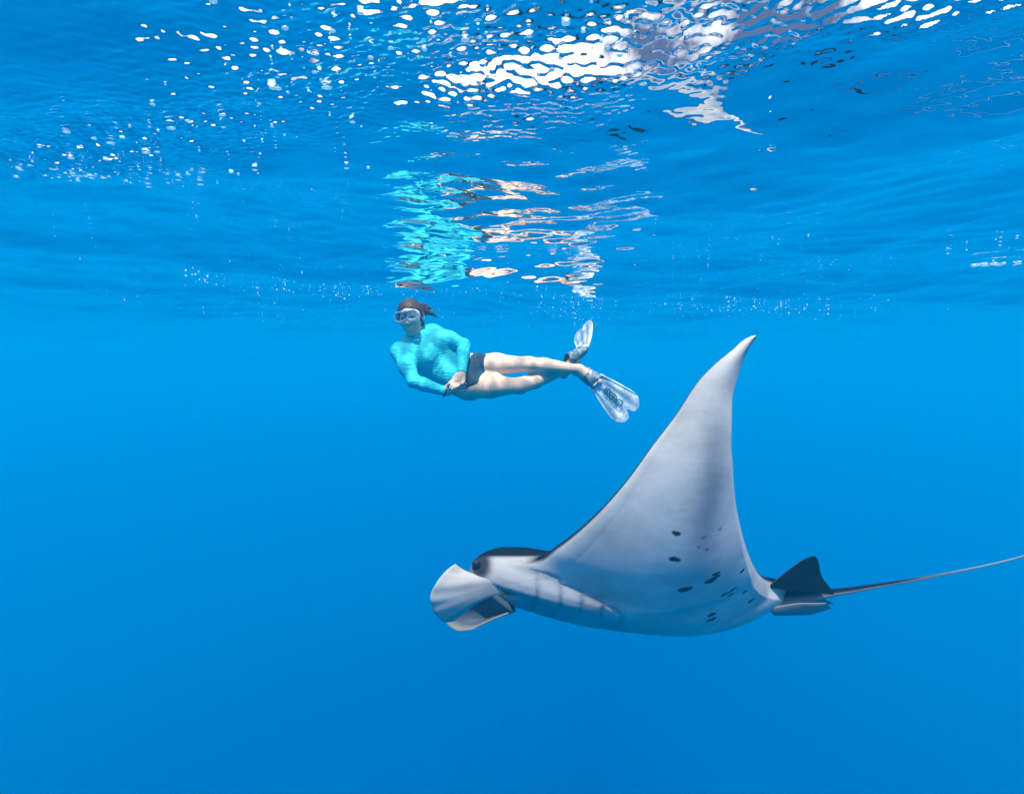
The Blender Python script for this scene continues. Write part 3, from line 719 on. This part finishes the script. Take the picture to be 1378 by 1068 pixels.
# ---- wristband on her right arm
dW = unit(wrR - elR); ring = np.array([wrR - dW * .004 + .031 * (math.cos(t) * unit(np.cross(dW, [0, 1, .2])) + math.sin(t) * unit(np.cross(dW, np.cross(dW, [0, 1, .2])))) for t in np.linspace(0, 2 * math.pi, 28, endpoint=False)])
V, F = tube(ring, .006, 8, True); add('wristband', V, F, person, pmat('wristband', (.01, .02, .04), .5))

# ---- fins
blade_m, nt, out = new_mat('fin_blade')
tcn = node(nt, 'ShaderNodeTexCoord')
sp = node(nt, 'ShaderNodeTexNoise', {'Vector': tcn.outputs['Object'], 'Scale': 34.0, 'Detail': 6.0, 'Roughness': .65, 'Distortion': 1.2})
rmp = node(nt, 'ShaderNodeMapRange', {'Value': sp.outputs['Fac'], 'From Min': .40, 'From Max': .60})
cm = node(nt, 'ShaderNodeMix', {0: rmp.outputs[0], 6: (.50, .74, .80, 1), 7: (.90, .93, .94, 1)}, data_type='RGBA')
df = node(nt, 'ShaderNodeBsdfPrincipled', {'Base Color': cm.outputs[2], 'Roughness': .3}); tl = node(nt, 'ShaderNodeBsdfTranslucent', {'Color': cm.outputs[2]})
tpn = node(nt, 'ShaderNodeBsdfTransparent', {'Color': (.85, .96, 1, 1)})
m1 = node(nt, 'ShaderNodeMixShader', {0: .4, 1: df.outputs[0], 2: tl.outputs[0]})
al = node(nt, 'ShaderNodeMapRange', {'Value': sp.outputs['Fac'], 'From Min': .35, 'From Max': .65, 'To Min': .82, 'To Max': 1.0})
m2 = node(nt, 'ShaderNodeMixShader', {0: al.outputs[0], 1: tpn.outputs[0], 2: m1.outputs[0]}); nt.links.new(m2.outputs[0], out.inputs['Surface'])
pocket_m, nt, out = new_mat('fin_pocket')
tcn = node(nt, 'ShaderNodeTexCoord')
sp = node(nt, 'ShaderNodeTexNoise', {'Vector': tcn.outputs['Object'], 'Scale': 42.0, 'Detail': 5.0, 'Roughness': .7})
rmp = node(nt, 'ShaderNodeMapRange', {'Value': sp.outputs['Fac'], 'From Min': .45, 'From Max': .62})
cm = node(nt, 'ShaderNodeMix', {0: rmp.outputs[0], 6: (.03, .075, .11, 1), 7: (.22, .33, .38, 1)}, data_type='RGBA')
ps = node(nt, 'ShaderNodeBsdfPrincipled', {'Base Color': cm.outputs[2], 'Roughness': .4}); nt.links.new(ps.outputs[0], out.inputs['Surface'])
rail_m = pmat('fin_rail', (.70, .80, .82), .35); letter_m = pmat('fin_lettering', (.015, .10, .15), .5); buckle_m = pmat('fin_badge', (.8, .82, .82), .3)
def make_fin(heel, toe, tip, side, bend, letters):
    # heel to toe: foot pocket; toe to tip: blade; side: half-width vector at the tip
    al_ = unit(tip - toe); sd = unit(side - al_ * (side @ al_)); up_ = unit(np.cross(al_, sd))
    if up_[1] > 0: up_ = -up_
    L = np.linalg.norm(tip - toe); W = np.linalg.norm(side)
    # pocket: hollow sleeve of elliptical rings
    rows = []; tv = np.linspace(0, 1, 18); ph = np.linspace(0, 2 * math.pi, 29)[:-1]
    fd = unit(toe - heel)
    for t in tv:
        c = heel * (1 - t) + toe * t; a = .050 + .006 * t; b = .050 * (1 - t) + .034 * t
        if t > .9: b *= 1 - (t - .9) * 4
        fu = unit(up_ - fd * (up_ @ fd)); fs = np.cross(fd, fu)
        rows.append(c + a * np.cos(ph)[:, None] * fs + b * np.sin(ph)[:, None] * fu + fd * (.03 * np.maximum(0, np.sin(ph)) * (1 - t))[:, None])
    rows = np.array(rows)
    fin = link_obj('fin', mesh_np('foot_pocket', rows.reshape(-1, 3) - P0, grid_faces(18, 28, 0, True)), person, pocket_m)
    so = fin.modifiers.new('wall', 'SOLIDIFY'); so.thickness = .005
    # blade: outline with two rounded lobes and a notch, raised channels
    nu, nv = 60, 41; u = np.linspace(-.10, 1, nu); v = np.linspace(-1, 1, nv)
    wid = pchip([-.10, 0, .2, .5, .8, .93, 1], [.44, .52, .66, .86, .98, .97, .86], u) * W
    U, Vv = np.meshgrid(u, v, indexing='ij')
    end = 1 - .16 * np.exp(-(Vv / .16) ** 2) - .10 * np.clip((np.abs(Vv) - .55) / .45, 0, 1) ** 2.2 
    Ua = np.where(U > .5, .5 + (U - .5) * (end - .5) / .5, U)
    zz = .004 * np.cos(Vv * math.pi * 3) * smooth(0, .2, U) * (1 - smooth(.8, 1, U)) + bend * np.clip(U, 0, 1) ** 2
    Pm = toe + (Ua * L)[..., None] * al_ + (Vv * wid[:, None])[..., None] * sd + zz[..., None] * up_
    th_ = np.full((nu, nv), .0022) * np.clip((1 - np.abs(Vv)) / .05, .15, 1)
    a_ = Pm + up_ * th_[..., None]; b_ = Pm - up_ * th_[..., None]
    P = np.concatenate([a_, b_[:, ::-1]], 1)
    V_ = P.reshape(-1, 3); F_ = grid_faces(nu, 2 * nv, 0, True)
    endcap = [[(nu - 1) * 2 * nv + i, (nu - 1) * 2 * nv + i + 1, (nu - 1) * 2 * nv + 2 * nv - 2 - i, (nu - 1) * 2 * nv + 2 * nv - 1 - i] for i in range(nv - 1)]
    F_ = np.concatenate([F_, np.array(endcap)])
    add('blade', V_, F_, fin, blade_m)
    for sg in (1, -1):
        e = Pm[:52, -1 if sg > 0 else 0] + up_ * .003; V_, F_ = tube(e, np.interp(np.arange(52), [0, 40, 51], [.0075, .005, .002]), 8); add('rail', V_, F_, fin, rail_m)
    if letters:
        cu = bpy.data.curves.new('lettering', 'FONT'); cu.body = 'cressi'.upper(); cu.size = 1; cu.align_x = 'CENTER'; cu.align_y = 'CENTER'; cu.offset = .035; cu.space_character = 1.08
        to_ = bpy.data.objects.new('tmp', cu); COL.objects.link(to_)
        dg = bpy.context.evaluated_depsgraph_get(); me_ = bpy.data.meshes.new_from_object(to_.evaluated_get(dg)); bpy.data.objects.remove(to_)
        me_.name = 'lettering'
        xd = -al_; yd = np.cross(up_, xd); ctr = toe + al_ * L * .44; wtxt = max(v.co.x for v in me_.vertices) - min(v.co.x for v in me_.vertices)
        k = .155 / wtxt
        for v_ in me_.vertices: v_.co = Vector(ctr + xd * v_.co.x * k + yd * v_.co.y * k * 1.25 + up_ * .0105 - P0)
        link_obj('lettering', me_, fin, letter_m)
    # pale badge across the toe of the pocket
    bc = toe - al_ * .012 + up_ * .030 - sd * .018; V_, F_ = tube([bc - sd * .016, bc + sd * .016], .006, 8)
    add('badge', V_, F_, fin, buckle_m)
    return fin
sdL = (at(862, 538, 3.17) - at(833, 567, 3.17)) / 2 * 1.13
make_fin(at(785, 501, 3.215), at(805, 515.5, 3.175), at(851, 557, 3.15), sdL, -.01, True)
make_fin(at(763, 487, 3.33), at(786, 470, 3.42), at(788, 442, 3.66), (at(795, 458, 3.42) - at(783, 455, 3.62)) / 2 * 1.0, .03, False)
# ------------------------------------------------------------------ air bubbles under the surface: too many to count
rb = np.random.default_rng(77)
ico = bmesh.new(); bmesh.ops.create_icosphere(ico, subdivisions=1, radius=1.0)
iv = np.array([v.co[:] for v in ico.verts]); ico.verts.index_update(); ifc = np.array([[v.index for v in f.verts] for f in ico.faces]); ico.free()
BV, BF = [], []
def surf(x, y): return wave_height(np.array([[x]], float), np.array([[y]], float))[0, 0]
spots = []
def scatter(n, x0, x1, y0, y1, d0, d1, r0, r1, flat=1.0, long=1.0):
    xs_ = rb.uniform(x0, x1, n); ys_ = rb.uniform(y0, y1, n); hs = wave_height(xs_[None], ys_[None])[0]
    for x, y, h in zip(xs_, ys_, hs):
        r = r0 + (r1 - r0) * rb.random() ** 2.2; dep_ = d0 + (d1 - d0) * rb.random() ** 1.6
        spots.append((x, y, h - r * flat * 1.05 - dep_, r, flat, long * rb.uniform(.7, 1.3)))
def cluster(n, cx, cy, sx, sy, d0, d1, r0, r1, flat=1.0, long=1.0):
    for _ in range(n):
        x, y = rb.normal(cx, sx), rb.normal(cy, sy); r = r0 + (r1 - r0) * rb.random() ** 2.2
        spots.append((x, y, surf(x, y) - r * flat * 1.05 - d0 - (d1 - d0) * rb.random() ** 1.6, r, flat, long * rb.uniform(.7, 1.3)))
scatter(150, -2.6, 2.8, 2.4, 5.2, 0, .07, .001, .004)
scatter(70, -1.8, 1.8, 1.0, 2.4, 0, .015, .0006, .0025, .7)
cluster(26, -.30, 3.0, .5, .12, .0, .04, .001, .004)
cluster(60, .42, 3.3, .12, .15, .0, .14, .002, .006)
cluster(60, 1.5, 3.1, .30, .18, .0, .05, .002, .006)
cluster(80, -1.05, 2.6, .40, .20, .0, .05, .0015, .005)
cluster(60, -.62, .80, .22, .08, .0, .006, .0008, .0045, .45, 1.5)
cluster(36, -.25, .62, .12, .06, .0, .012, .0010, .0042, .55, 1.3)
cluster(50, .05, .62, .15, .08, .0, .012, .0010, .0045, .6, 1.2)
cluster(110, -.85, .98, .20, .07, .0, .006, .0008, .0045, .4, 1.7)
cluster(26, 1.88, 1.93, .035, .012, .0, .004, .003, .007, .5, 2.2)
cluster(14, 1.55, 1.55, .10, .05, .0, .01, .0015, .004, .6, 1.3)
off = 0
for x, y, z, r, fl_, lg in spots:
    BV.append(iv * np.array([r * lg, r, r * fl_]) + np.array([x, y, z])); BF.append(ifc + off); off += len(iv)
me = mesh_np('air_bubbles', np.concatenate(BV), np.concatenate(BF))
m, nt, out = new_mat('air_bubble')
a_ = node(nt, 'ShaderNodeBsdfPrincipled', {'Base Color': (.70, .90, .94, 1), 'Roughness': .15}); b_ = node(nt, 'ShaderNodeBsdfTranslucent', {'Color': (.7, .92, .96, 1)})
mx_ = node(nt, 'ShaderNodeMixShader', {0: .5, 1: a_.outputs[0], 2: b_.outputs[0]}); nt.links.new(mx_.outputs[0], out.inputs['Surface'])
tag(link_obj('air_bubbles', me, mat=m), 'tiny white air bubbles drifting just under the surface', 'bubbles', kind='stuff')
